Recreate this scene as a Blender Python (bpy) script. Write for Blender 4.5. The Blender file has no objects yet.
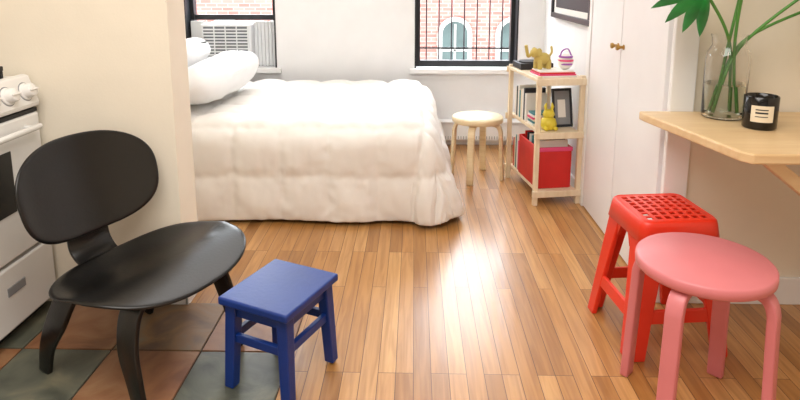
import bpy, bmesh, math, random
from mathutils import Vector, Matrix, noise
random.seed(4)
S=bpy.context.scene
COL=S.collection
try:
    S.view_settings.view_transform='Standard'
except Exception: pass

# ------------------------------------------------------------------ helpers
def lin(h):
    if isinstance(h,str):
        h=h.lstrip('#'); c=[int(h[i:i+2],16)/255 for i in (0,2,4)]
        return tuple((v/12.92 if v<=.04045 else ((v+.055)/1.055)**2.4) for v in c)+(1,)
    return tuple(h)+(1,) if len(h)==3 else h
def mat(name,color,rough=.5,metal=0,var=.06,vscale=6,bump=0,bscale=40,spec=None,trans=0,ior=None,coat=0):
    m=bpy.data.materials.new(name); m.use_nodes=True
    nt=m.node_tree; b=nt.nodes['Principled BSDF']
    c=lin(color)
    b.inputs['Roughness'].default_value=rough
    b.inputs['Metallic'].default_value=metal
    if spec is not None: b.inputs['Specular IOR Level'].default_value=spec
    if ior: b.inputs['IOR'].default_value=ior
    b.inputs['Transmission Weight'].default_value=trans
    b.inputs['Coat Weight'].default_value=coat
    tc=nt.nodes.new('ShaderNodeTexCoord')
    n=nt.nodes.new('ShaderNodeTexNoise'); n.inputs['Scale'].default_value=vscale; n.inputs['Detail'].default_value=4
    nt.links.new(tc.outputs['Object'],n.inputs['Vector'])
    r=nt.nodes.new('ShaderNodeValToRGB')
    r.color_ramp.elements[0].position=.3; r.color_ramp.elements[1].position=.7
    r.color_ramp.elements[0].color=tuple(max(0,v*(1-var)) for v in c[:3])+(1,)
    r.color_ramp.elements[1].color=tuple(min(1,v*(1+var)) for v in c[:3])+(1,)
    nt.links.new(n.outputs['Fac'],r.inputs['Fac']); nt.links.new(r.outputs['Color'],b.inputs['Base Color'])
    if bump:
        n2=nt.nodes.new('ShaderNodeTexNoise'); n2.inputs['Scale'].default_value=bscale; n2.inputs['Detail'].default_value=5
        nt.links.new(tc.outputs['Object'],n2.inputs['Vector'])
        bp=nt.nodes.new('ShaderNodeBump'); bp.inputs['Strength'].default_value=bump; bp.inputs['Distance'].default_value=.01
        nt.links.new(n2.outputs['Fac'],bp.inputs['Height']); nt.links.new(bp.outputs['Normal'],b.inputs['Normal'])
    return m
def wood(name,c1,c2,rough=.4,scale=(2,30,30)):
    m=bpy.data.materials.new(name); m.use_nodes=True
    nt=m.node_tree; b=nt.nodes['Principled BSDF']; b.inputs['Roughness'].default_value=rough
    tc=nt.nodes.new('ShaderNodeTexCoord'); mp=nt.nodes.new('ShaderNodeMapping'); mp.inputs['Scale'].default_value=scale
    n=nt.nodes.new('ShaderNodeTexNoise'); n.inputs['Scale'].default_value=1.5; n.inputs['Detail'].default_value=6; n.inputs['Distortion'].default_value=.6
    r=nt.nodes.new('ShaderNodeValToRGB'); r.color_ramp.elements[0].position=.3; r.color_ramp.elements[1].position=.7
    r.color_ramp.elements[0].color=lin(c1); r.color_ramp.elements[1].color=lin(c2)
    L=nt.links.new
    L(tc.outputs['Object'],mp.inputs['Vector']); L(mp.outputs['Vector'],n.inputs['Vector']); L(n.outputs['Fac'],r.inputs['Fac']); L(r.outputs['Color'],b.inputs['Base Color'])
    return m
def root(name,loc=(0,0,0),rz=0):
    e=bpy.data.objects.new(name,None); COL.objects.link(e); e.location=loc; e.rotation_euler=(0,0,rz); e.empty_display_size=.1
    return e
def mk(name,V,F,m,parent=None,smooth=False,bevel=0,sub=0,solid=0,off=0,bseg=2):
    me=bpy.data.meshes.new(name); me.from_pydata([tuple(v) for v in V],[],F); me.update()
    bm=bmesh.new(); bm.from_mesh(me); bmesh.ops.recalc_face_normals(bm,faces=bm.faces); bm.to_mesh(me); bm.free()
    o=bpy.data.objects.new(name,me); COL.objects.link(o)
    if m: me.materials.append(m)
    if parent: o.parent=parent
    if smooth:
        for p in me.polygons: p.use_smooth=True
    if solid:
        q=o.modifiers.new('s','SOLIDIFY'); q.thickness=solid; q.offset=off
    if bevel:
        q=o.modifiers.new('b','BEVEL'); q.width=bevel; q.segments=bseg; q.limit_method='ANGLE'; q.angle_limit=math.radians(40)
    if sub:
        q=o.modifiers.new('u','SUBSURF'); q.levels=sub; q.render_levels=sub
    return o
BF=[(0,1,3,2),(4,6,7,5),(0,4,5,1),(2,3,7,6),(0,2,6,4),(1,5,7,3)]
def box(name,x0,x1,y0,y1,z0,z1,m,parent=None,bevel=.003,rot=None,**k):
    c=Vector(((x0+x1)/2,(y0+y1)/2,(z0+z1)/2)); V=[]
    for x in (x0,x1):
        for y in (y0,y1):
            for z in (z0,z1):
                v=Vector((x,y,z))
                if rot is not None: v=c+rot@(v-c)
                V.append(v)
    return mk(name,V,BF,m,parent,bevel=bevel,**k)
def tube(name,pts,rad,m,parent=None,seg=12,caps=True,sub=0):
    pts=[Vector(p) for p in pts]; n=len(pts)
    if not hasattr(rad,'__len__'): rad=[rad]*n
    V=[];F=[]; up=None
    for i,p in enumerate(pts):
        t=(pts[min(i+1,n-1)]-pts[max(i-1,0)]).normalized()
        if up is None:
            up=Vector((0,0,1)) if abs(t.z)<.9 else Vector((1,0,0))
        a=(up-t*up.dot(t)).normalized(); b=t.cross(a); up=a
        for j in range(seg):
            w=2*math.pi*j/seg; V.append(p+(a*math.cos(w)+b*math.sin(w))*rad[i])
    for i in range(n-1):
        for j in range(seg):
            k=(j+1)%seg; F.append((i*seg+j,i*seg+k,(i+1)*seg+k,(i+1)*seg+j))
    if caps: F.append(tuple(range(seg))[::-1]); F.append(tuple((n-1)*seg+j for j in range(seg)))
    o=mk(name,V,F,m,parent,smooth=True)
    if caps:
        q=o.modifiers.new('b','BEVEL'); q.width=min(rad)*.2; q.segments=2; q.limit_method='ANGLE'; q.angle_limit=math.radians(60)
    return o
def smoothpath(pts,k=6):
    P=[Vector(p) for p in pts]; out=[]
    for i in range(len(P)-1):
        p0=P[max(i-1,0)];p1=P[i];p2=P[i+1];p3=P[min(i+2,len(P)-1)]
        for j in range(k):
            t=j/k
            out.append(.5*((2*p1)+(p2-p0)*t+(2*p0-5*p1+4*p2-p3)*t*t+(-p0+3*p1-3*p2+p3)*t**3))
    out.append(P[-1]); return out
def ribbon(name,pts,widths,thick,wdir,m,parent,k=6,bevel=.004):
    """pts control points; widths per control pt; swept rectangular section"""
    W=[Vector((w,0,0)) for w in widths]; P=smoothpath(pts,k); Ws=[v.x for v in smoothpath(W,k)]
    wd=Vector(wdir).normalized(); V=[];F=[];n=len(P)
    for i,p in enumerate(P):
        t=(P[min(i+1,n-1)]-P[max(i-1,0)]).normalized()
        a=(wd-t*wd.dot(t)).normalized(); b=t.cross(a)
        for s,u in ((-1,-1),(1,-1),(1,1),(-1,1)):
            V.append(p+a*s*Ws[i]/2+b*u*thick/2)
    for i in range(n-1):
        for j in range(4):
            q=(j+1)%4; F.append((i*4+j,i*4+q,i*4+4+q,i*4+4+j))
    F.append((3,2,1,0)); F.append(tuple((n-1)*4+j for j in range(4)))
    o=mk(name,V,F,m,parent,bevel=bevel,smooth=True)
    return o
def lathe(name,prof,m,parent=None,loc=(0,0,0),seg=40,sub=0,axis='Z',bevel=0):
    V=[];F=[];n=len(prof);L=Vector(loc)
    for r,z in prof:
        for j in range(seg):
            w=2*math.pi*j/seg
            v=Vector((max(r,1e-4)*math.cos(w),max(r,1e-4)*math.sin(w),z))
            if axis=='X': v=Vector((v.z,v.x,v.y))
            if axis=='Y': v=Vector((v.x,v.z,v.y))
            V.append(v+L)
    for i in range(n-1):
        for j in range(seg):
            k=(j+1)%seg; F.append((i*seg+j,i*seg+k,(i+1)*seg+k,(i+1)*seg+j))
    F.append(tuple(range(seg))); F.append(tuple((n-1)*seg+j for j in range(seg)))
    o=mk(name,V,F,m,parent,smooth=True)
    o.modifiers.new('e','EDGE_SPLIT').split_angle=math.radians(50)
    return o
def prism(name,poly,z0,z1,m,parent=None,bevel=.003,plane='XY'):
    n=len(poly);V=[]
    for z in (z0,z1):
        for a,b in poly:
            V.append((a,b,z) if plane=='XY' else ((a,z,b) if plane=='XZ' else (z,a,b)))
    F=[tuple(range(n)),tuple(range(n,2*n))]+[(i,(i+1)%n,n+(i+1)%n,n+i) for i in range(n)]
    return mk(name,V,F,m,parent,bevel=bevel)
def sgp(v,p): return math.copysign(abs(v)**p,v)
def superdisc(rings,seg,n):
    """unit superellipse rings -> list (u,v), faces"""
    P=[(0,0)];F=[]
    for i in range(1,rings+1):
        r=i/rings
        nn=2+(n-2)*r
        for j in range(seg):
            w=2*math.pi*j/seg
            P.append((r*sgp(math.cos(w),2/nn),r*sgp(math.sin(w),2/nn)))
    for j in range(seg): F.append((0,1+j,1+(j+1)%seg))
    for i in range(rings-1):
        a=1+i*seg;b=a+seg
        for j in range(seg):
            k=(j+1)%seg; F.append((a+j,b+j,b+k,a+k))
    return P,F

# ------------------------------------------------------------------ materials
M_wall=mat('wall_white_paint','#ececec',.7,var=.02,bump=.05,bscale=120)
M_cream=mat('wall_cream_paint','#eee5d3',.65,var=.02,bump=.05,bscale=120)
M_trim=mat('trim_white_gloss','#f1f1f0',.35,var=.01)
M_closet=mat('closet_white_paint','#efeeef',.4,var=.015)
M_ceil=mat('ceiling_paint','#eeeeec',.8,var=.01)
M_black=mat('chair_black_lacquer','#0f0e0d',.3,var=.2,bump=.04,bscale=90)
M_blue=mat('blue_paint','#06307c',.42,var=.12,bump=.08,bscale=60)
M_red=mat('red_plastic','#e2351f',.32,var=.04)
M_pink=mat('pink_lacquer','#d57c80',.4,var=.03)
M_beige=wood('birch_wood','#dcc498','#ecdab4',.4,(3,3,30))
M_pine=wood('pine_table','#d3b081','#e2c598',.35,(2,14,14))
M_shelfw=wood('shelf_birch','#dfc9a6','#ecdcc0',.45,(14,14,3))
M_duvet=mat('duvet_cotton','#eae6e0',.85,var=.02,bump=.12,bscale=25)
M_pillow=mat('pillow_cotton','#ecebea',.85,var=.02,bump=.15,bscale=20)
M_enamel=mat('stove_enamel','#ecebe8',.22,var=.02)
M_darkglass=mat('oven_glass','#141516',.08,var=.1)
M_iron=mat('cast_iron','#17171a',.5,var=.1)
M_frame=mat('window_frame_black','#1a1d22',.4,var=.1)
M_metal=mat('brushed_metal','#b9b6b0',.3,metal=1,var=.05)
M_brass=mat('brass','#b08a4a',.3,metal=1,var=.05)
M_ac=mat('ac_plastic','#e0e2e4',.5,var=.02)
M_acd=mat('ac_grille_dark','#6d7177',.6,var=.05)
M_grey=mat('grey_plastic','#8b8d90',.5)
M_leaf=mat('leaf_green','#1f6a2b',.35,var=.35,vscale=12)
M_stem=mat('stem_green','#4f8a3a',.4,var=.2)
M_label=mat('label_cream','#e9dcc2',.6,var=.03)
M_candle=mat('candle_black_glass','#0e0d0d',.12,var=.1)
M_yellow=mat('yellow_plastic','#d8c437',.4,var=.06)
M_olive=mat('figurine_yellow_green','#c9b25e',.5,var=.15)
M_purple=mat('purple_fabric','#a15fb0',.6,var=.2)
M_hotpink=mat('hot_pink_cover','#e0487a',.5)
M_paper=mat('paper_white','#ece8e0',.7,var=.03)
M_dark=mat('dark_cover','#22242a',.5,var=.2)
M_teal=mat('teal_cover','#3c7f86',.5)
M_redbox=mat('red_box','#c9201c',.4,var=.1)
M_glass=mat('clear_glass','#ffffff',.0,var=0,trans=1,ior=1.42)
M_water=mat('water','#f4fff8',.0,var=0,trans=1,ior=1.2)

def floor_mat():
    m=bpy.data.materials.new('oak_strip_floor'); m.use_nodes=True; nt=m.node_tree; L=nt.links.new; N=nt.nodes.new
    b=nt.nodes['Principled BSDF']
    tc=N('ShaderNodeTexCoord'); sp=N('ShaderNodeSeparateXYZ'); cb=N('ShaderNodeCombineXYZ')
    L(tc.outputs['Object'],sp.inputs[0]); L(sp.outputs['Y'],cb.inputs['X']); L(sp.outputs['X'],cb.inputs['Y'])
    br=N('ShaderNodeTexBrick'); br.offset=.37; br.offset_frequency=3; br.squash=1
    br.inputs['Color1'].default_value=(0,0,0,1); br.inputs['Color2'].default_value=(1,1,1,1); br.inputs['Mortar'].default_value=(.5,.5,.5,1)
    br.inputs['Scale'].default_value=1; br.inputs['Mortar Size'].default_value=.0013; br.inputs['Mortar Smooth'].default_value=.3
    br.inputs['Brick Width'].default_value=.95; br.inputs['Row Height'].default_value=.062; br.inputs['Bias'].default_value=0
    L(cb.outputs[0],br.inputs['Vector'])
    mp=N('ShaderNodeMapping'); mp.inputs['Scale'].default_value=(42,2.4,1)
    L(tc.outputs['Object'],mp.inputs['Vector'])
    addv=N('ShaderNodeVectorMath'); addv.operation='ADD'
    mulv=N('ShaderNodeVectorMath'); mulv.operation='SCALE'; mulv.inputs['Scale'].default_value=37
    L(br.outputs['Color'],mulv.inputs[0]); L(mp.outputs[0],addv.inputs[0]); L(mulv.outputs[0],addv.inputs[1])
    gn=N('ShaderNodeTexNoise'); gn.inputs['Scale'].default_value=1; gn.inputs['Detail'].default_value=7; gn.inputs['Distortion'].default_value=1.0
    L(addv.outputs[0],gn.inputs['Vector'])
    r=N('ShaderNodeValToRGB'); cr=r.color_ramp
    cr.elements[0].position=0; cr.elements[0].color=lin('#a4733e')
    cr.elements[1].position=1; cr.elements[1].color=lin('#d0a065')
    e=cr.elements.new(.45); e.color=lin('#bb874b'); e=cr.elements.new(.75); e.color=lin('#c3925a')
    L(br.outputs['Color'],r.inputs['Fac'])
    gr=N('ShaderNodeValToRGB'); gr.color_ramp.elements[0].position=.35; gr.color_ramp.elements[1].position=.62
    gr.color_ramp.elements[0].color=(.74,.68,.60,1); gr.color_ramp.elements[1].color=(1.0,1.0,1.0,1)
    L(gn.outputs['Fac'],gr.inputs['Fac'])
    mx=N('ShaderNodeMix'); mx.data_type='RGBA'; mx.blend_type='MULTIPLY'; mx.inputs[0].default_value=1
    L(r.outputs['Color'],mx.inputs[6]); L(gr.outputs['Color'],mx.inputs[7])
    mo=N('ShaderNodeMix'); mo.data_type='RGBA'; mo.inputs[7].default_value=lin('#54351a')
    L(br.outputs['Fac'],mo.inputs[0]); L(mx.outputs[2],mo.inputs[6])
    L(mo.outputs[2],b.inputs['Base Color'])
    rr=N('ShaderNodeMapRange'); rr.inputs['To Min'].default_value=.30; rr.inputs['To Max'].default_value=.44
    L(gn.outputs['Fac'],rr.inputs['Value']); L(rr.outputs[0],b.inputs['Roughness'])
    wv=N('ShaderNodeTexNoise'); wv.inputs['Scale'].default_value=1; wv.inputs['Detail'].default_value=2
    mp2=N('ShaderNodeMapping'); mp2.inputs['Scale'].default_value=(16,3,1); L(tc.outputs['Object'],mp2.inputs['Vector']); L(mp2.outputs[0],wv.inputs['Vector'])
    bp=N('ShaderNodeBump'); bp.inputs['Strength'].default_value=.4; bp.inputs['Distance'].default_value=.002; bp.invert=True
    ad=N('ShaderNodeMath'); ad.operation='MULTIPLY_ADD'; ad.inputs[1].default_value=.3
    ad2=N('ShaderNodeMath'); ad2.operation='MULTIPLY_ADD'; ad2.inputs[1].default_value=1.8
    L(gn.outputs['Fac'],ad.inputs[0]); L(br.outputs['Fac'],ad.inputs[2]); L(wv.outputs['Fac'],ad2.inputs[0]); L(ad.outputs[0],ad2.inputs[2])
    L(ad2.outputs[0],bp.inputs['Height']); L(bp.outputs['Normal'],b.inputs['Normal'])
    b.inputs['Specular IOR Level'].default_value=.5
    b.inputs['Coat Weight'].default_value=.45; b.inputs['Coat Roughness'].default_value=.23; b.inputs['Coat IOR'].default_value=1.5
    L(bp.outputs['Normal'],b.inputs['Coat Normal'])
    return m
M_floor=floor_mat()
def tile_mat(name,c1,c2,c3):
    m=bpy.data.materials.new(name); m.use_nodes=True; nt=m.node_tree; L=nt.links.new; N=nt.nodes.new
    b=nt.nodes['Principled BSDF']; b.inputs['Roughness'].default_value=.42
    tc=N('ShaderNodeTexCoord'); n=N('ShaderNodeTexNoise'); n.inputs['Scale'].default_value=5; n.inputs['Detail'].default_value=8; n.inputs['Distortion'].default_value=1.2
    L(tc.outputs['Object'],n.inputs['Vector'])
    r=N('ShaderNodeValToRGB'); cr=r.color_ramp; cr.elements[0].position=.3; cr.elements[1].position=.72
    cr.elements[0].color=lin(c1); cr.elements[1].color=lin(c3); e=cr.elements.new(.5); e.color=lin(c2)
    L(n.outputs['Fac'],r.inputs['Fac']); L(r.outputs['Color'],b.inputs['Base Color'])
    bp=N('ShaderNodeBump'); bp.inputs['Strength'].default_value=.3; bp.inputs['Distance'].default_value=.01
    L(n.outputs['Fac'],bp.inputs['Height']); L(bp.outputs['Normal'],b.inputs['Normal'])
    return m
T1=tile_mat('tile_terracotta','#71482f','#8f6242','#a37e5b')
T2=tile_mat('tile_slate_green','#44473e','#5d5f52','#7d7862')
T3=tile_mat('tile_brown_slate','#5c4636','#80603f','#75705f')
M_grout=mat('grout','#4b3c30',.8,var=.1,vscale=30)

# ------------------------------------------------------------------ room
XL,XR,YB,YF,ZC=-2.2,1.9,-1.3,4.9,2.6
XC=1.05; YE=2.42; PX=-.965; PY0,PY1=2.33,2.51
box('floor',XL-.2,XR+.2,YB-.2,YF+.2,-.1,0,M_floor,bevel=0)
box('ceiling',XL-.2,XR+.2,YB-.2,YF+.3,ZC,ZC+.1,M_ceil,bevel=0)
box('wall_left',XL-.2,XL,YB-.2,YF+.25,0,ZC,M_cream,bevel=0)
box('wall_rear',XL,XR,YB-.2,YB,0,ZC,M_wall,bevel=0)
box('wall_kitchen_right',XR,XR+.2,YB-.2,YE,0,ZC,M_cream,bevel=0)
box('wall_right',XC,XR+.2,YE,YF+.25,0,ZC,M_wall,bevel=0)
box('wall_partition',XL,PX,PY0,PY1,0,ZC,M_cream,bevel=.004)
box('wall_end',XC+.07,XR,YE-.012,YE,0,ZC,M_cream,bevel=0)
box('trim_1',XC-.022,XC+.075,YE-.03,YE,0,ZC,M_trim,bevel=.004)
wb=root('wall_back')
WR=(0.0,.84); WL=(-1.89,-1.14); WZ=(.645,2.1)
def wp(n,x0,x1,z0,z1): box(n,x0,x1,YF,YF+.25,z0,z1,M_wall,wb,bevel=0)
wp('panel_below',XL,XC,0,WZ[0]); wp('panel_above',XL,XC,WZ[1],ZC)
wp('pier_left',XL,WL[0],*WZ); wp('pier_mid',WL[1],WR[0],*WZ); wp('pier_right',WR[1],XC,*WZ)
box('baseboard_partition',-1.5,PX+.012,PY0-.014,PY0,0,.085,M_trim)
box('baseboard_partition_end',PX,PX+.013,PY0-.014,PY1+.014,0,.085,M_trim)
box('baseboard_end',XC+.075,XR,YE-.03,YE-.012,0,.12,M_trim)
box('baseboard_right',XC-.013,XC,3.58,YF,0,.09,M_trim)
box('baseboard_back',XL,XC,YF-.014,YF,0,.09,M_trim)
tile=root('floor_tiles')
box('grout_bed',XL,-.452,YB,PY0,.0,.003,M_grout,tile,bevel=0)
pat={(0,0):T1,(1,0):T3,(2,0):T1,(3,0):T2,(0,1):T2,(1,1):T1,(2,1):T2,(3,1):T1,(0,2):T1,(1,2):T2,(2,2):T1}
p=.335
for i in range(6):
    for j in range(11):
        x1=-.454-i*p; y1=PY0-j*p
        x0=max(x1-p+.006,XL); y0=max(y1-p+.006,YB)
        if x1<XL+.02 or y1<YB+.02: continue
        box('tile_%d_%d'%(i,j),x0,x1,y0,y1,.001,.008,pat.get((i,j),random.choice([T1,T2,T3])),tile,bevel=.002)
def window(name,x0,x1,sashz,bars):
    r=root(name,(0,0,0)); y=YF+.10
    w=.045
    box('frame_left',x0,x0+w,y,y+.07,WZ[0],WZ[1],M_frame,r); box('frame_right',x1-w,x1,y,y+.07,WZ[0],WZ[1],M_frame,r)
    box('frame_bottom',x0+w,x1-w,y,y+.07,WZ[0],WZ[0]+.05,M_frame,r); box('frame_top',x0+w,x1-w,y,y+.07,WZ[1]-.05,WZ[1],M_frame,r)
    box('meeting_rail',x0+w,x1-w,y+.01,y+.06,sashz,sashz+.045,M_frame,r)
    box('reveal_liner_left',x0,x0+.012,YF-.005,y,WZ[0],WZ[1],M_frame,r,bevel=0)
    box('reveal_liner_right',x1-.012,x1,YF-.005,y,WZ[0],WZ[1],M_frame,r,bevel=0)
    if bars:
        n=7
        for i in range(n):
            xx=x0+w+(x1-x0-2*w)*(i+.5)/n
            tube('security_bar_%d'%(i+1),[(xx,y+.12,WZ[0]),(xx,y+.12,WZ[1])],.006,M_frame,r,seg=8)
        for zz in (.78,1.7): box('bar_rail_%g'%zz,x0,x1,y+.115,y+.125,zz,zz+.014,M_frame,r,bevel=0)
    return r
window('window_1',WR[0],WR[1],1.36,True)
window('window_2',WL[0],WL[1],1.03,False)
box('trim_2',WR[0]-.04,WR[1]+.04,YF-.05,YF+.1,WZ[0]-.04,WZ[0]-.002,M_trim)
box('trim_3',WL[0]-.04,WL[1]+.04,YF-.05,YF+.1,WZ[0]-.04,WZ[0]-.002,M_trim)

ac=root('air_conditioner',(-1.545,YF+.06,.65))
box('body',-.21,.21,-.09,.35,.0,.355,M_ac,ac,bevel=.012)
box('front_recess',-.185,.185,-.096,-.088,.09,.335,M_acd,ac,bevel=0)
for i in range(9): box('louver_%d'%i,-.185,.185,-.104,-.09,.098+i*.026,.110+i*.026,M_ac,ac,bevel=.002)
for i in range(5): box('louver_post_%d'%i,-.187+i*.0925-.003,-.187+i*.0925+.004,-.106,-.09,.09,.335,M_ac,ac,bevel=0)
box('control_strip',-.18,.18,-.098,-.088,.02,.07,M_paper,ac)
for i in range(3): lathe('dial_%d'%i,[(0.012,0),(.012,-.014),(.0,-.014)],M_grey,ac,loc=(.06+i*.045,-.096,.045),seg=16,axis='Y')
for i in range(6): box('side_panel_fold_%d'%i,.21+i*.03,.238+i*.03,.0,.03,.0,.375,M_ac,ac,bevel=.006)
box('side_panel_left',-.32,-.21,.0,.03,0,.375,M_ac,ac)

h=root('baseboard_heater',(.55,YF-.06,0))
box('cover',-.42,.46,-.02,.055,.05,.22,M_trim,h,bevel=.01)
box('top_lip',-.42,.46,-.035,.0,.2,.215,M_trim,h,bevel=.003)
box('foot_left',-.41,-.38,-.015,.04,0,.06,M_trim,h); box('foot_right',.42,.45,-.015,.04,0,.06,M_trim,h)
for i in range(40): box('fin_%d'%i,-.4+i*.0212,-.396+i*.0212,-.026,-.018,.065,.09,M_grey,h,bevel=0)

# closet doors
box('door_1',XC-.025,XC-.001,3.0,3.5,.012,2.15,M_closet)
box('door_2',XC-.025,XC-.001,2.452,2.992,.012,2.15,M_closet)
box('trim_4',XC-.03,XC,3.507,3.575,0,2.25,M_trim)
box('trim_5',XC-.03,XC,2.42,3.575,2.16,2.25,M_trim)
for nm,yy in (('a',2.955),('b',3.035)):
    k1=root('door_knob',(XC-.025,yy,1.035))
    lathe('knob',[(.0,-.04),(.013,-.038),(.015,-.03),(.007,-.018),(.007,-.004),(.013,-.003),(.013,0)],M_brass,k1,axis='X',seg=20)

pf=root('framed_picture',(XC-.002,4.05,1.09))
W2=.5
for n,a in (('frame_bottom',(-W2,W2,0,.035)),('frame_top',(-W2,W2,.6,.635)),('frame_far',(W2-.035,W2,.035,.6)),('frame_near',(-W2,-W2+.035,.035,.6))):
    box(n,-.03,0,a[0],a[1],a[2],a[3],M_frame,pf)
box('mat_board',-.012,0,-W2+.035,W2-.035,.035,.6,M_paper,pf,bevel=0)
box('print',-.014,-.011,-W2+.09,W2-.09,.075,.55,M_dark,pf,bevel=0)

# ------------------------------------------------------------------ bed
bed=root('bed',(0,0,0))
BX0,BX1,BY0,BY1,BZ=-2.12,.115,3.22,4.72,.545
box('mattress',BX0,BX1-.08,BY0+.08,BY1,.24,.49,M_pillow,bed,bevel=.04)
box('bed_frame',BX0,BX1-.11,BY0+.11,BY1-.03,.10,.24,M_beige,bed)
for i,(x,y) in enumerate([(BX0+.06,BY0+.16),(BX0+.06,BY1-.1),(BX1-.18,BY0+.16),(BX1-.18,BY1-.1)]): box('bed_leg_%d'%i,x-.03,x+.03,y-.03,y+.03,0,.1,M_beige,bed)
R=.12; DROP=.61
def drape(e,f=.1):
    if e<=0: return e,0
    q=R*(math.pi/2-f)
    if e<q: return R*math.sin(e/R),R*(1-math.cos(e/R))
    o0,d0=R*math.sin(q/R),R*(1-math.cos(q/R))
    return o0+(e-q)*math.sin(f),d0+(e-q)*math.cos(f)
st=.018
ns=int((BX1-R-BX0+DROP)/st); nt_=int((BY1-BY0-R+DROP)/st)
V=[];uv=[]
for i in range(ns+1):
    s=BX0+i*st
    for j in range(nt_+1):
        t=BY1-j*st
        ex=s-(BX1-R); ey=(BY0+R)-t
        if ex>0 and ey>0:
            d=max(ex,ey); ph=math.atan2(ey,ex)
            m=min(ex,ey)/d
            fl=.30*math.cos(ph)**2+.07*math.sin(ph)**2+.12*math.sin(2*ph)
            o,dn=drape(d,fl); o*=1+.10*m
            k=max(0,d-.15)/DROP
            o+=.03*math.sin(ph*6+.6)*k
            x=BX1-R+o*math.cos(ph); y=BY0+R-o*math.sin(ph)
        else:
            ox,dx=drape(ex,.30); oy,dy=drape(ey,.07)
            x=BX1-R+ox; y=BY0+R-oy; dn=max(dx,dy)
            k=max(0,dn-.12)/.45
            if ey>0: y-=.015*math.sin(s*9+1.3*math.sin(s*3))*k
            if ex>0: x+=.02*math.sin(t*8)*k
        z=BZ-dn
        z+=.010*noise.noise(Vector((s*1.6,t*1.6,3)))*(1 if dn<.2 else .3)
        V.append(Vector((x,y,max(z,.02)))); uv.append((s,t,dn))
F=[(i*(nt_+1)+j,i*(nt_+1)+j+1,(i+1)*(nt_+1)+j+1,(i+1)*(nt_+1)+j) for i in range(ns) for j in range(nt_)]
me=bpy.data.meshes.new('duvet'); me.from_pydata(V,[],F); me.update()
bm=bmesh.new(); bm.from_mesh(me); bmesh.ops.recalc_face_normals(bm,faces=bm.faces)
bm.verts.ensure_lookup_table(); bm.normal_update()
sgn=1 if bm.verts[5*(nt_+1)+5].normal.z>0 else -1
Q=.27
for idx,v in enumerate(bm.verts):
    s,t,dn=uv[idx]
    ws=.012*noise.noise(Vector((s*3,t*3,9))); wt=.012*noise.noise(Vector((s*3,t*3,19)))
    a=abs(math.sin(math.pi*(s-.06+ws)/Q)); b=abs(math.sin(math.pi*(t-.03+wt)/Q))
    h_=.036*(min(a,1)**.4)*(min(b,1)**.4)
    w=.007*noise.noise(Vector((s*9,t*9,0)))+.008*noise.noise(Vector((s*4+5,t*3,1)))
    w+=.011*noise.noise(Vector((s*24,t*24,2)))*(1-a*b)
    w+=.005*noise.noise(Vector((s*30,t*6,5)))*(1 if dn>.1 else .4)
    v.co+=v.normal*sgn*(h_+w)
    if v.co.z<.014: v.co.z=.014
bm.to_mesh(me); bm.free()
o=bpy.data.objects.new('duvet',me); COL.objects.link(o); o.parent=bed; me.materials.append(M_duvet)
for pl in me.polygons: pl.use_smooth=True
q=o.modifiers.new('s','SOLIDIFY'); q.thickness=.012; q.offset=-1*sgn
q=o.modifiers.new('u','SUBSURF'); q.levels=1; q.render_levels=1

def pillow(name,loc,L,W,T,rz,ry,rx=0,seed=0,pw=3.2):
    P,F2=superdisc(14,48,pw)
    n=len(P);V=[];F=[]
    for sg in (1,-1):
        for u,v in P:
            r=min(1,(abs(u)**pw+abs(v)**pw)**(1/pw))
            z=sg*T/2*max(0,(1-r**2.6))**.55
            z+=.012*noise.noise(Vector((u*4+seed,v*5,sg)))+.014*noise.noise(Vector((u*1.5+seed,v*2,sg*2)))
            V.append((u*W/2*(1+.02*noise.noise(Vector((v*3,seed,0)))),v*L/2,z))
    for f in F2: F.append(f); F.append(tuple(n+i for i in f)[::-1])
    r=root(name,loc); r.rotation_euler=(rx,ry,rz)
    o=mk('cushion',V,F,M_pillow,r,smooth=True)
    w=o.modifiers.new('w','WELD'); w.merge_threshold=.012
    q=o.modifiers.new('u','SUBSURF'); q.levels=1; q.render_levels=1
    return r
pillow('pillow',(-1.31,3.93,.73),1.12,.36,.26,math.radians(-4),math.radians(-14),math.radians(2),1)
pillow('pillow',(-1.68,3.98,.79),1.1,.44,.24,math.radians(-2),math.radians(-38),0,7)

# ------------------------------------------------------------------ round stools
def roundstool(name,loc,rz,m,R_,H_,foot,lw,th):
    r=root(name,loc,rz)
    t=.038
    lathe('seat',[(0,H_-t),(R_-.006,H_-t),(R_-.001,H_-t+.005),(R_,H_-t*.5),(R_-.001,H_-.006),(R_-.007,H_),(0,H_)],m,r,seg=64)
    for i in range(4):
        a=math.pi/4+i*math.pi/2; c,s=math.cos(a),math.sin(a)
        def P(rr,z): return (rr*c,rr*s,z)
        zt=H_-t-th/2
        ro=foot-.018
        pts=[P(R_*.35,zt),P(ro-.055,zt),P(ro-.018,zt-.012),P(ro,zt-.05),P(ro+.004,zt-.12),P(foot,0)]
        ribbon('leg_%d'%(i+1),pts,[lw]*6,th,(-s,c,0),m,r,k=5,bevel=.005)
    return r
roundstool('pink_round_stool',(.902,1.765,0),0,M_pink,.2,.51,.218,.05,.028)
roundstool('birch_round_stool',(.435,4.04,0),math.radians(25),M_beige,.175,.44,.18,.046,.024)

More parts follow.
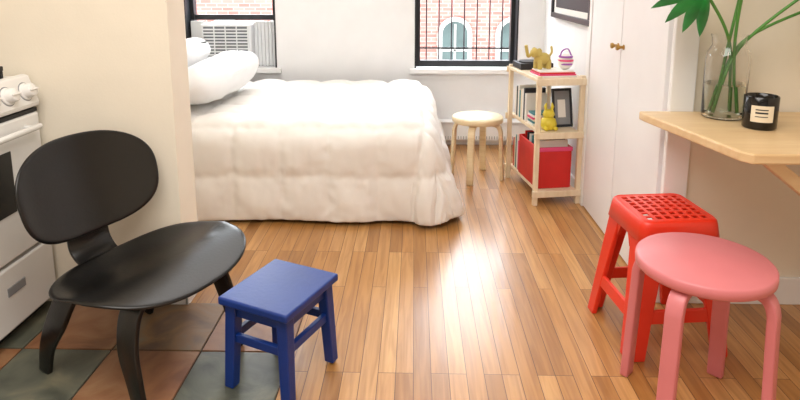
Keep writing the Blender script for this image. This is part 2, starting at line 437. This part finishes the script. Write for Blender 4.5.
# ------------------------------------------------------------------ blue stool
b=root('blue_wooden_stool',(-.455,1.885,.008),math.radians(-24))
Hs=.33
box('seat',-.138,.138,-.155,.155,Hs-.028,Hs,M_blue,b,bevel=.007,bseg=3)
for i,(sx,sy) in enumerate([(-1,-1),(1,-1),(1,1),(-1,1)]):
    V=[]
    for z,px,py,h2 in ((0,.116,.130,.018),(Hs-.027,.102,.116,.021)):
        for ax,ay in ((-1,-1),(1,-1),(1,1),(-1,1)): V.append((sx*px+ax*h2,sy*py+ay*h2,z))
    mk('leg_%d'%(i+1),V,[(0,1,2,3),(4,5,6,7),(0,1,5,4),(1,2,6,5),(2,3,7,6),(3,0,4,7)],M_blue,b,bevel=.004)
for sx in (-1,1):
    box('apron_side_%d'%sx,sx*.102-.009,sx*.102+.009,-.1,.1,Hs-.075,Hs-.027,M_blue,b)
    box('stretcher_side_%d'%sx,sx*.108-.009,sx*.108+.009,-.11,.11,.165,.195,M_blue,b)
for sy in (-1,1):
    box('apron_end_%d'%sy,-.09,.09,sy*.116-.009,sy*.116+.009,Hs-.075,Hs-.027,M_blue,b)
    box('stretcher_end_%d'%sy,-.1,.1,sy*.122-.009,sy*.122+.009,.165,.195,M_blue,b)

# ------------------------------------------------------------------ red plastic stool
r=root('red_plastic_stool',(.945,2.19,0),math.radians(6))
HT=.51; ht=.138; hb=.195
def half(z): return hb+(ht-hb)*z/HT
x=-ht+.022
hole=.0215;strip=.0125
xs=[-ht+.0,x]
while x+hole+strip<ht-.012: xs+= [x+hole,x+hole+strip]; x+=hole+strip
off=(ht-xs[-2]-( xs[1]+ht))/2
xs=[xs[0]]+[v+off for v in xs[1:-1]]+[ht]
n=len(xs);V=[];F=[]
for i,xx in enumerate(xs):
    for j,yy in enumerate(xs):
        ax,ay=xx,yy
        if i in (0,n-1) and j in (0,n-1): ax*=.93;ay*=.93
        V.append((ax,ay,HT+.006*(1-(xx/ht)**2)*(1-(yy/ht)**2)))
for i in range(n-1):
    for j in range(n-1):
        if 0<i<n-2 and 0<j<n-2 and i%2==1 and j%2==1: continue
        F.append((i*n+j,(i+1)*n+j,(i+1)*n+j+1,i*n+j+1))
mk('perforated_seat',V,F,M_red,r,solid=.006,off=-1,bevel=.0015)
def rring(hw,cr,z):
    out=[]
    for cx_,cy_,a0 in ((1,1,0),(-1,1,90),(-1,-1,180),(1,-1,270)):
        for k in range(5):
            a=math.radians(a0+k*22.5); out.append((cx_*(hw-cr)+cr*math.cos(a),cy_*(hw-cr)+cr*math.sin(a),z))
    return out
rings=[(ht-.004,.03,HT+.0005),(ht+.003,.032,HT-.006),(ht+.006,.032,HT-.02),(half(HT-.07)+.006,.032,HT-.075),(half(HT-.07)+.001,.032,HT-.078)]
V=[];F=[];m_=20
for q_ in rings: V+=rring(*q_)
for i in range(len(rings)-1):
    for j in range(m_): k=(j+1)%m_; F.append((i*m_+j,i*m_+k,(i+1)*m_+k,(i+1)*m_+j))
mk('apron',V,F,M_red,r,smooth=True,solid=.005,off=0)
for i in range(4):
    a=math.radians(90*i); rot=Matrix.Rotation(a,3,'Z')
    V=[]
    for z,w in ((0,.066),(.16,.074),(HT-.07,.095)):
        h2=half(z)
        for (px,py) in ((h2-w,h2),(h2-.014,h2),(h2,h2-.014),(h2,h2-w),(h2-.02,h2-w),(h2-.022,h2-.022),(h2-w,h2-.02)):
            V.append(rot@Vector((px,py,z)))
    F=[]
    for l in range(2):
        for j in range(7): k=(j+1)%7; F.append((l*7+j,l*7+k,(l+1)*7+k,(l+1)*7+j))
    F+=[tuple(range(7)),tuple(range(14,21))]
    mk('leg_%d'%(i+1),V,F,M_red,r,bevel=.004)
    for z0,z1,nm in ((.135,.185,'rung'),):
        V=[]
        for z in (z0,z1):
            h2=half(z)-.002
            for px,py in ((-h2+.05,h2),(h2-.05,h2),(h2-.05,h2-.014),(-h2+.05,h2-.014)): V.append(rot@Vector((px,py,z)))
        mk('%s_%d'%(nm,i+1),V,[(0,1,2,3),(4,5,6,7),(0,1,5,4),(1,2,6,5),(2,3,7,6),(3,0,4,7)],M_red,r,bevel=.004)
    for sx in (-1,1):
        z1=HT-.07; h2=half(z1)
        tri=[(sx*(h2-.09),z1+.005),(sx*(h2-.125),z1+.005),(sx*(h2-.095),z1-.06)]
        V=[rot@Vector((x_,h2-.001+(.002 if z_<z1 else 0),z_)) for x_,z_ in tri]+[rot@Vector((x_,h2-.012,z_)) for x_,z_ in tri]
        mk('gusset_%d_%d'%(i+1,sx),V,[(0,1,2),(3,4,5),(0,1,4,3),(1,2,5,4),(2,0,3,5)],M_red,r,bevel=0)

# ------------------------------------------------------------------ plywood lounge chair
c=root('plywood_lounge_chair',(-.975,1.955,.008),math.radians(-26))
P,F=superdisc(12,56,2.6)
def seatz(x,y):
    z=.372+.06*x+.45*y*y*(.55 if x<.1 else .35)
    if x>.10: z-=1.1*(x-.10)**2
    if x<-.06: z+=1.1*(x+.06)**2
    z-=.018*math.exp(-((x+.03)/.1)**2)
    return z
V=[]
for u,v in P:
    x=.07+.24*u; y=.03+.335*v*(1-.06*u)
    V.append((x,y,seatz(x,y)))
mk('seat',V,F,M_black,c,smooth=True,solid=.013,sub=1)
V=[]
for u,v in P:
    y=-.01+.275*u*(1+.05*v); z=.630+.175*v-.012*abs(u)**2
    x=-.25+.95*y*y-.26*(z-.638)+.25*(z-.638)**2
    V.append((x,y,z))
mk('backrest',V,F,M_black,c,smooth=True,solid=.013,sub=1)
ribbon('spine',[(.12,0,.352),(-.08,0,.338),(-.19,0,.342),(-.25,0,.385),(-.263,0,.46),(-.267,0,.56),(-.28,0,.66)],[.15,.155,.16,.165,.16,.14,.12],.012,(0,1,0),M_black,c)
def uleg(name,xt,xf,yf,zt,w0,w1):
    pts=[(xf,-yf,0),((xf*.7+xt*.3),-yf-.004,.11),(xt+(xf-xt)*.2,-yf+.004,.22),(xt,-yf+.035,zt-.035),(xt,-yf+.09,zt-.004),(xt,0,zt-.004)]
    pts+= [(a,-b_,z) for a,b_,z in pts[:-1][::-1]]
    ws=[w1,w1*1.25,w0*.95,w0,w0,w0]; ws=ws+ws[:-1][::-1]
    ribbon(name,pts,ws,.02,(1,0,0),M_black,c,k=6,bevel=.004)
uleg('front_legs',.185,.245,.215,.356,.085,.05)
uleg('rear_legs',-.13,-.245,.215,.335,.095,.05)
for i,(x,y) in enumerate([(.17,.1),(.17,-.1),(-.13,.08),(-.13,-.08)]):
    lathe('shock_mount_%d'%i,[(.02,seatz(x,y)-.03),(.02,seatz(x,y)-.006)],M_black,c,loc=(x,y,0),seg=16)

# ------------------------------------------------------------------ stove
s=root('gas_stove',(0,0,0))
SX0,SX1,SY0,SY1=-2.13,-1.5,1.60,2.315
box('body',SX0,SX1-.035,SY0,SY1,.05,.955,M_enamel,s,bevel=.006)
box('plinth',SX0+.03,SX1-.06,SY0+.02,SY1-.02,.0,.05,M_iron,s)
box('cooktop',SX0,SX1-.05,SY0,SY1,.955,.985,M_enamel,s,bevel=.008)
prism('control_panel',[(SX1-.06,.86),(SX1,.868),(SX1+.004,.885),(SX1-.03,.99),(SX1-.06,.995)],SY0,SY1,M_enamel,s,plane='XZ',bevel=.006)
for i in range(5):
    y=SY1-.06-i*.105
    o=lathe('knob_%d'%(i+1),[(.034,0),(.034,.006),(.028,.010),(.026,.034),(.022,.038),(0,.038)],M_enamel,s,seg=32)
    o.rotation_euler=(0,math.radians(72),0); o.location=(SX1-.013,y,.932)
    o2=box('knob_pointer_%d'%(i+1),-.004,.004,-.024,.024,.036,.044,M_enamel,s,bevel=.002); o2.rotation_euler=(0,math.radians(72),0); o2.location=(SX1-.013,y,.932)
    o3=lathe('knob_ring_%d'%(i+1),[(.038,0),(.038,.003),(.0,.003)],M_grey,s,seg=32); o3.rotation_euler=(0,math.radians(72),0); o3.location=(SX1-.014,y,.932)
box('panel_shadow_gap',SX1-.05,SX1-.006,SY0+.01,SY1-.01,.847,.862,M_iron,s,bevel=0)
box('oven_door',SX1-.035,SX1,SY0+.012,SY1-.01,.325,.845,M_enamel,s,bevel=.008)
box('oven_window',SX1-.004,SX1+.003,SY0+.14,SY1-.2,.50,.735,M_darkglass,s,bevel=.002)
tube('oven_handle',[(SX1+.04,SY0+.07,.80),(SX1+.04,SY1-.07,.80)],.012,M_enamel,s)
for y in (SY0+.1,SY1-.1): tube('handle_post_%g'%y,[(SX1-.002,y,.80),(SX1+.04,y,.80)],.008,M_enamel,s,seg=10)
box('broiler_drawer',SX1-.035,SX1,SY0+.012,SY1-.01,.065,.31,M_enamel,s,bevel=.008)
box('drawer_badge',SX1-.002,SX1+.003,SY1-.30,SY1-.2,.20,.235,M_grey,s,bevel=.002)
for gi,(gx,gy) in enumerate([(-1.70,2.12),(-1.70,1.82),(-1.97,2.12),(-1.97,1.82)]):
    lathe('burner_%d'%gi,[(.05,.985),(.05,.998),(.03,1.004),(0,1.004)],M_iron,s,loc=(gx,gy,0),seg=24)
    for dx,dy in ((.11,.006),(.006,.13)): box('grate_%d_%g'%(gi,dx),gx-dx,gx+dx,gy-dy,gy+dy,1.027,1.039,M_iron,s)
    for e_ in (-1,1):
        box('grate_edge_x%d_%d'%(gi,e_),gx+e_*.11-.006,gx+e_*.11+.006,gy-.13,gy+.13,1.015,1.033,M_iron,s)
        box('grate_edge_y%d_%d'%(gi,e_),gx-.11,gx+.11,gy+e_*.13-.006,gy+e_*.13+.006,1.015,1.033,M_iron,s)
    for a_ in (-1,1):
        for b_ in (-1,1): box('grate_foot_%d_%d_%d'%(gi,a_,b_),gx+a_*.105-.006,gx+a_*.105+.006,gy+b_*.125-.006,gy+b_*.125+.006,.983,1.025,M_iron,s,bevel=0)

# ------------------------------------------------------------------ wall table
t=root('wall_mounted_table',(0,0,0)); TZ=.84
prism('tabletop',[(.905,YE-.032),(.908,2.34),(1.005,1.815),(1.03,1.78),(1.85,1.78),(1.85,YE-.032)],TZ-.034,TZ,M_pine,t,bevel=.006)
box('wall_cleat',1.13,1.85,YE-.055,YE-.032,TZ-.1,TZ-.034,M_pine,t)
def beam(name,a,b_,w,h,m,parent):
    a=Vector(a);b_=Vector(b_); d=(b_-a); L=d.length; d.normalize()
    y=Vector((0,1,0)); y=(y-d*d.dot(y)).normalized(); z=d.cross(y)
    V=[]
    for l in (0,L):
        for u in (-w/2,w/2):
            for v in (-h/2,h/2): V.append(a+d*l+y*u+z*v)
    mk(name,V,BF,m,parent,bevel=.003)
beam('brace',(1.12,1.87,TZ-.04),(1.62,1.87,.40),.045,.04,M_pine,t)
box('leg_post',1.6,1.65,1.84,1.90,0,TZ-.034,M_pine,t)

v=root('glass_vase',(1.185,2.285,TZ))
lathe('glass',[(0,0),(.066,0),(.074,.006),(.076,.02),(.077,.22),(.073,.25),(.062,.268),(.058,.28),(.060,.305),(.064,.318),(.061,.318),(.057,.302),(.055,.28),(.059,.265),(.070,.248),(.073,.22),(.072,.022),(.066,.012),(0,.012)],M_glass,v,seg=48)
lathe('water',[(0,.0125),(.0655,.0125),(.0715,.022),(.0722,.13),(0,.13)],M_water,v,seg=48)
cd=root('candle_jar',(1.232,2.12,TZ))
lathe('jar',[(0,0),(.05,0),(.055,.005),(.056,.115),(.053,.118),(.050,.115),(.049,.085),(0,.085)],M_candle,cd,seg=48)
V=[];F=[];ng=14
for j in range(ng+1):
    a=math.radians(-150+75*j/ng)
    for z in (.03,.088): V.append((.0567*math.cos(a),.0567*math.sin(a),z))
F=[(2*j,2*j+2,2*j+3,2*j+1) for j in range(ng)]
mk('label',V,F,M_label,cd,smooth=True)
for i,(z,hh) in enumerate(((.072,.004),(.06,.006),(.048,.003))):
    V=[];F=[]
    for j in range(9):
        a=math.radians(-135+40*j/8)
        for zz in (z,z+hh): V.append((.0571*math.cos(a),.0571*math.sin(a),zz))
    mk('label_text_%d'%i,V,[(2*j,2*j+2,2*j+3,2*j+1) for j in range(8)],M_dark,cd)
tube('wick',[(0,0,.084),(0,0,.097)],.0015,M_paper,cd,seg=6)

fo=root('fan_leaf_stems',(1.185,2.285,TZ))
def fan(name,center,dirv,nrm,L,nl,spread,w,droop=.25):
    D=Vector(dirv).normalized(); Nn=Vector(nrm); Nn=(Nn-D*Nn.dot(D)).normalized(); C=Vector(center)
    V=[];F=[]
    for i in range(nl):
        a=math.radians(-spread/2+spread*i/(nl-1)); d=(Matrix.Rotation(a,3,Nn)@D); sd=Nn.cross(d)
        l=L*(1-.25*abs(a)/math.radians(spread/2))
        base=len(V); K=8
        for k in range(K+1):
            tt=k/K; ww=w*(math.sin(math.pi*min(1,tt*.9+.10))**.8)
            cpos=C+d*l*tt+Vector((0,0,-droop*l*tt*tt))
            V+= [cpos-sd*ww-Nn*ww*.15,cpos+Nn*ww*.25,cpos+sd*ww-Nn*ww*.15]
        for k in range(K):
            b0=base+3*k; F+=[(b0,b0+1,b0+4,b0+3),(b0+1,b0+2,b0+5,b0+4)]
    mk(name,V,F,M_leaf,fo,smooth=True)
LC=(-.13,-.06,.475); RC=(.22,-.12,.50); TC=(.05,.0,.64)
for i,(a,e,mid) in enumerate([((.03,.02,.02),LC,(-.005,-.01,.29)),((-.04,-.01,.02),RC,(.03,-.02,.27)),((-.02,.03,.02),TC,(.0,.0,.3)),((.035,-.02,.02),(.0,-.08,.58),(.01,-.02,.3)),((-.035,.02,.02),(.27,-.03,.42),(.04,.0,.28))]):
    tube('stem_%d'%(i+1),smoothpath([a,mid,e],8),.0058,M_stem,fo,seg=8)
fan('leaf_1',LC,(-.9,-.2,.0),(0,-.75,.6),.22,7,120,.024)
fan('leaf_2',RC,(.8,-.3,-.3),(.1,-.7,.6),.22,8,190,.026)
fan('leaf_3',TC,(.1,-.1,1),(0,-1,.1),.2,7,170,.024)
fan('leaf_4',(.0,-.08,.58),(-.7,-.3,.5),(0,-.8,.5),.2,7,140,.024)
fan('leaf_5',(.27,-.03,.42),(.9,0,-.1),(0,-.7,.6),.2,7,150,.024)

# ------------------------------------------------------------------ shelf
SHX,SHY=.83,3.80
sh=root('wooden_shelf_unit',(SHX,SHY,0),math.radians(9))
hx,hy=.135,.265; SHT=.80
for i,(sx,sy) in enumerate([(-1,-1),(1,-1),(1,1),(-1,1)]):
    box('post_%d'%(i+1),sx*hx-.014,sx*hx+.014,sy*hy-.014,sy*hy+.014,0,SHT-.0,M_shelfw,sh)
for nm,z in (('lower',.075),('middle',.44),('top',.765)):
    box('shelf_'+nm,-hx-.016 if nm=='top' else -hx+.014,hx+.016 if nm=='top' else hx-.014,-hy-.02,hy+.02,z,z+.02,M_shelfw,sh)
    for sy in (-1,1): box('rail_%s_%d'%(nm,sy),-hx-.025,hx+.025,sy*(hy+.02)-.009,sy*(hy+.02)+.009,z-.02,z+.02,M_shelfw,sh)
def onshelf(name,x,y,z,rz=0):
    R3=Matrix.Rotation(math.radians(9),3,'Z'); p_=R3@Vector((x,y,0)); return root(name,(p_.x+SHX,p_.y+SHY,z),math.radians(9)+rz)
TOPZ=.786;MIDZ=.461;LOWZ=.096
rb=onshelf('red_storage_crate',-.01,-.07,LOWZ)
box('base',-.105,.105,-.17,.17,0,.01,M_redbox,rb)
for sx in (-1,1): box('side_%d'%sx,sx*.105-.005,sx*.105+.005,-.17,.17,0,.26,M_redbox,rb)
for sy in (-1,1): box('end_%d'%sy,-.1,.1,sy*.17-.005,sy*.17+.005,0,.26,M_redbox,rb)
box('rim',-.112,.112,-.18,-.17,.235,.26,M_hotpink,rb)
rr_=onshelf('vinyl_records',-.01,-.07,LOWZ+.012)
for i in range(7): box('record_%d'%i,-.09,.09,-.15+i*.042,-.145+i*.042+.008,0,.285,[M_paper,M_dark,M_redbox,M_teal][i%4],rr_,bevel=0)
lb=onshelf('book_row',-.01,.19,LOWZ)
for i in range(5): box('book_%d'%i,-.10,.06,-.06+i*.024,-.06+i*.024+.021,0,.2+.015*((i*3)%4),[M_hotpink,M_paper,M_teal,M_label,M_redbox][i],lb,bevel=.002)
bk=onshelf('book_stack',-.03,.13,MIDZ)
for i in range(8):
    y=-.11+i*.028
    box('book_%d'%i,-.08,.06,y,y+.024,0,.18+.02*((i*7)%4)/2,[M_paper,M_dark,M_paper,M_label,M_teal,M_paper,M_dark][i%7],bk,bevel=.002)
pb=onshelf('paper_stack',-.02,-.06,MIDZ)
for i in range(6): box('sheet_%d'%i,-.09+.004*(i%3),.04,-.05,.05,i*.013,i*.013+.012,[M_paper,M_teal,M_label,M_hotpink][i%4],pb,bevel=.001)
yt=onshelf('yellow_toy',-.045,-.205,MIDZ); yt.scale=(1.25,1.25,1.1)
lathe('body',[(0,0),(.03,.003),(.042,.03),(.034,.06),(.02,.07),(0,.072)],M_yellow,yt,seg=24)
lathe('head',[(0,.06),(.02,.064),(.03,.085),(.022,.108),(0,.114)],M_yellow,yt,seg=24)
for sx in (-1,1):
    tube('ear_%d'%sx,[(sx*.012,0,.1),(sx*.018,0,.13),(sx*.014,0,.15)],[.007,.008,.003],M_yellow,yt,seg=10)
    tube('foot_%d'%sx,[(sx*.02,.0,.013),(sx*.024,-.042,.013)],[.013,.011],M_yellow,yt,seg=10)
ph=onshelf('photo_frame',.065,-.17,MIDZ+.002); ph.rotation_euler=(math.radians(-12),0,math.radians(12))
for a in ((-.065,-.05,0,.24),(.05,.065,0,.24),(-.05,.05,0,.016),(-.05,.05,.224,.24)): box('moulding_%g_%g'%(a[0],a[2]),a[0],a[1],-.008,.008,a[2],a[3],M_dark,ph)
box('print',-.05,.05,-.002,.004,.016,.224,M_grey,ph,bevel=0)
box('print_detail',-.03,.02,-.004,-.002,.06,.17,M_paper,ph,bevel=0)
tt=onshelf('magazine_stack',-.02,-.15,TOPZ)
for i,(mm,dz) in enumerate(((M_paper,0),(M_hotpink,.010),(M_redbox,.019),(M_paper,.026))): box('magazine_%d'%i,-.11+.006*i,.13-.004*i,-.09+.006*i,.08,dz,dz+.0085,mm,tt,bevel=.001)
fg=onshelf('elephant_figurine',-.06,-.10,TOPZ+.035,math.radians(15))
fg.scale=(1.25,1.25,1.25)
def ell(name,cx_,cy_,cz_,a,b2,c2,m,parent,rot=None):
    V=[];F=[];A=10;B=20
    for i in range(A+1):
        th_=math.pi*i/A
        for j in range(B):
            w=2*math.pi*j/B; vv=Vector((a*math.sin(th_)*math.cos(w),b2*math.sin(th_)*math.sin(w),c2*math.cos(th_)))
            if rot: vv=rot@vv
            V.append(vv+Vector((cx_,cy_,cz_)))
    for i in range(A):
        for j in range(B): k=(j+1)%B; F.append((i*B+j,i*B+k,(i+1)*B+k,(i+1)*B+j))
    o=mk(name,V,F,m,parent,smooth=True); w_=o.modifiers.new('w','WELD'); w_.merge_threshold=.0005
    return o
ell('body',0,0,.05,.045,.03,.03,M_olive,fg)
ell('head',-.045,0,.08,.024,.022,.024,M_olive,fg)
tube('trunk',smoothpath([(-.06,0,.08),(-.082,0,.065),(-.09,0,.085),(-.098,0,.12)],5),.008,M_olive,fg,seg=10)
for sx in (-1,1):
    ell('ear_%d'%sx,-.035,sx*.022,.085,.016,.005,.02,M_olive,fg)
    for xx in (-.025,.028): tube('leg_%d_%g'%(sx,xx),[(xx,sx*.016,.045),(xx,sx*.017,0)],[.012,.012],M_olive,fg,seg=12)
tube('raised_tail',smoothpath([(.04,0,.06),(.055,0,.08),(.05,0,.11)],5),[.006]*10+[.003],M_olive,fg,seg=8)
pc=onshelf('patterned_pouch',.065,-.16,TOPZ+.035); pc.scale=(1.15,1.15,1.1)
ell('pouch',0,0,.045,.042,.034,.045,M_paper,pc)
for i in range(3):
    lathe('stripe_%d'%i,[(.0395-.004*abs(i-1),.028+.02*i),(.0415-.004*abs(i-1),.033+.02*i),(.0395-.004*abs(i-1),.038+.02*i)],[M_purple,M_hotpink,M_purple][i],pc,seg=30)
tube('strap',smoothpath([(-.03,0,.075),(-.02,0,.105),(.01,0,.115),(.03,0,.08)],5),.004,M_purple,pc,seg=8)
bxk=onshelf('black_turntable',-.02,.16,TOPZ)
box('plinth',-.11,.11,-.075,.1,0,.04,M_dark,bxk,bevel=.004)
lathe('platter',[(.075,.04),(.075,.048),(0,.048)],M_iron,bxk,seg=40,loc=(-.02,.01,0))
tube('tonearm',[(.09,.07,.057),(.08,-.02,.057),(.05,-.05,.053)],.003,M_metal,bxk,seg=8)

# ------------------------------------------------------------------ exterior building
def brick_mat():
    m=bpy.data.materials.new('facade_brick'); m.use_nodes=True; nt=m.node_tree; L=nt.links.new; N=nt.nodes.new
    b=nt.nodes['Principled BSDF']; b.inputs['Roughness'].default_value=.9
    tc=N('ShaderNodeTexCoord'); sp=N('ShaderNodeSeparateXYZ'); cb=N('ShaderNodeCombineXYZ')
    L(tc.outputs['Object'],sp.inputs[0]); L(sp.outputs['X'],cb.inputs['X']); L(sp.outputs['Z'],cb.inputs['Y'])
    br=N('ShaderNodeTexBrick'); br.inputs['Scale'].default_value=1; br.inputs['Brick Width'].default_value=.22; br.inputs['Row Height'].default_value=.075; br.inputs['Mortar Size'].default_value=.006
    br.inputs['Color1'].default_value=lin('#5a2e25'); br.inputs['Color2'].default_value=lin('#6e4139'); br.inputs['Mortar'].default_value=lin('#6b5a54')
    L(cb.outputs[0],br.inputs['Vector']); L(br.outputs['Color'],b.inputs['Base Color']); return m
M_brick=brick_mat()
M_stone=mat('facade_stone','#75706a',.8,var=.05)
M_fglass=mat('facade_glass','#2b3331',.6,var=.3,vscale=2,spec=.1)
fb=root('building_facade',(0,0,0)); FY=12.0
box('brick_wall',-14,14,FY,FY+.4,-8,3.2,M_brick,fb,bevel=0)
box('cornice',-14,14,FY-.25,FY,2.9,3.2,M_stone,fb)
for zz in (-.5,-3.0): box('stone_band_%g'%zz,-14,14,FY-.06,FY,zz-.12,zz,M_stone,fb,bevel=0)
kk=0
for zz in (-.42,-2.9,1.45):
    for i in range(-8,9):
        xx=.80+i*1.15; kk+=1
        w=.34;hh=.72
        poly=[(xx-w,zz),(xx+w,zz),(xx+w,zz+hh)]+[(xx+w*math.cos(math.radians(a)),zz+hh+w*math.sin(math.radians(a))) for a in range(15,180,15)]+[(xx-w,zz+hh)]
        prism('arch_surround_%d'%kk,poly,FY-.05,FY,M_stone,fb,plane='XZ',bevel=0)
        w=.25
        poly=[(xx-w,zz+.04),(xx+w,zz+.04),(xx+w,zz+hh)]+[(xx+w*math.cos(math.radians(a)),zz+hh+w*math.sin(math.radians(a))) for a in range(15,180,15)]+[(xx-w,zz+hh)]
        prism('arch_glass_%d'%kk,poly,FY-.065,FY-.05,M_fglass,fb,plane='XZ',bevel=0)
        box('arch_mullion_%d'%kk,xx-.02,xx+.02,FY-.08,FY-.06,zz+.04,zz+hh+.2,M_stone,fb,bevel=0)
        box('arch_rail_%d'%kk,xx-.25,xx+.25,FY-.08,FY-.06,zz+.38,zz+.42,M_stone,fb,bevel=0)

# ------------------------------------------------------------------ lights & world
w=bpy.data.worlds.new('sky'); S.world=w; w.use_nodes=True
bg=w.node_tree.nodes['Background']; bg.inputs['Color'].default_value=(.88,.94,1,1); bg.inputs['Strength'].default_value=15.5
def area(name,loc,sx,sy,e,col):
    l=bpy.data.lights.new(name,'AREA'); l.shape='RECTANGLE'; l.size=sx; l.size_y=sy; l.energy=e; l.color=col
    o=bpy.data.objects.new(name,l); COL.objects.link(o); o.location=loc; return o
area('kitchen_fill_light',(-.3,.7,2.57),2.2,1.6,74,(1,.965,.92))  # unseen fill added under the ceiling to brighten the kitchen, no fixture
area('bedroom_fill_light',(-.5,3.7,2.57),2.0,1.4,26,(1,.975,.95))  # second added fill, out of view, lifts the bed area

# ------------------------------------------------------------------ camera
cam=bpy.data.cameras.new('camera'); co=bpy.data.objects.new('camera',cam); COL.objects.link(co)
co.location=(0,0,1.36); co.rotation_euler=(math.radians(90-10.02),0,math.radians(1.41))
cam.sensor_width=36; cam.lens=27; cam.shift_y=-.1425; cam.clip_start=.05
S.camera=co
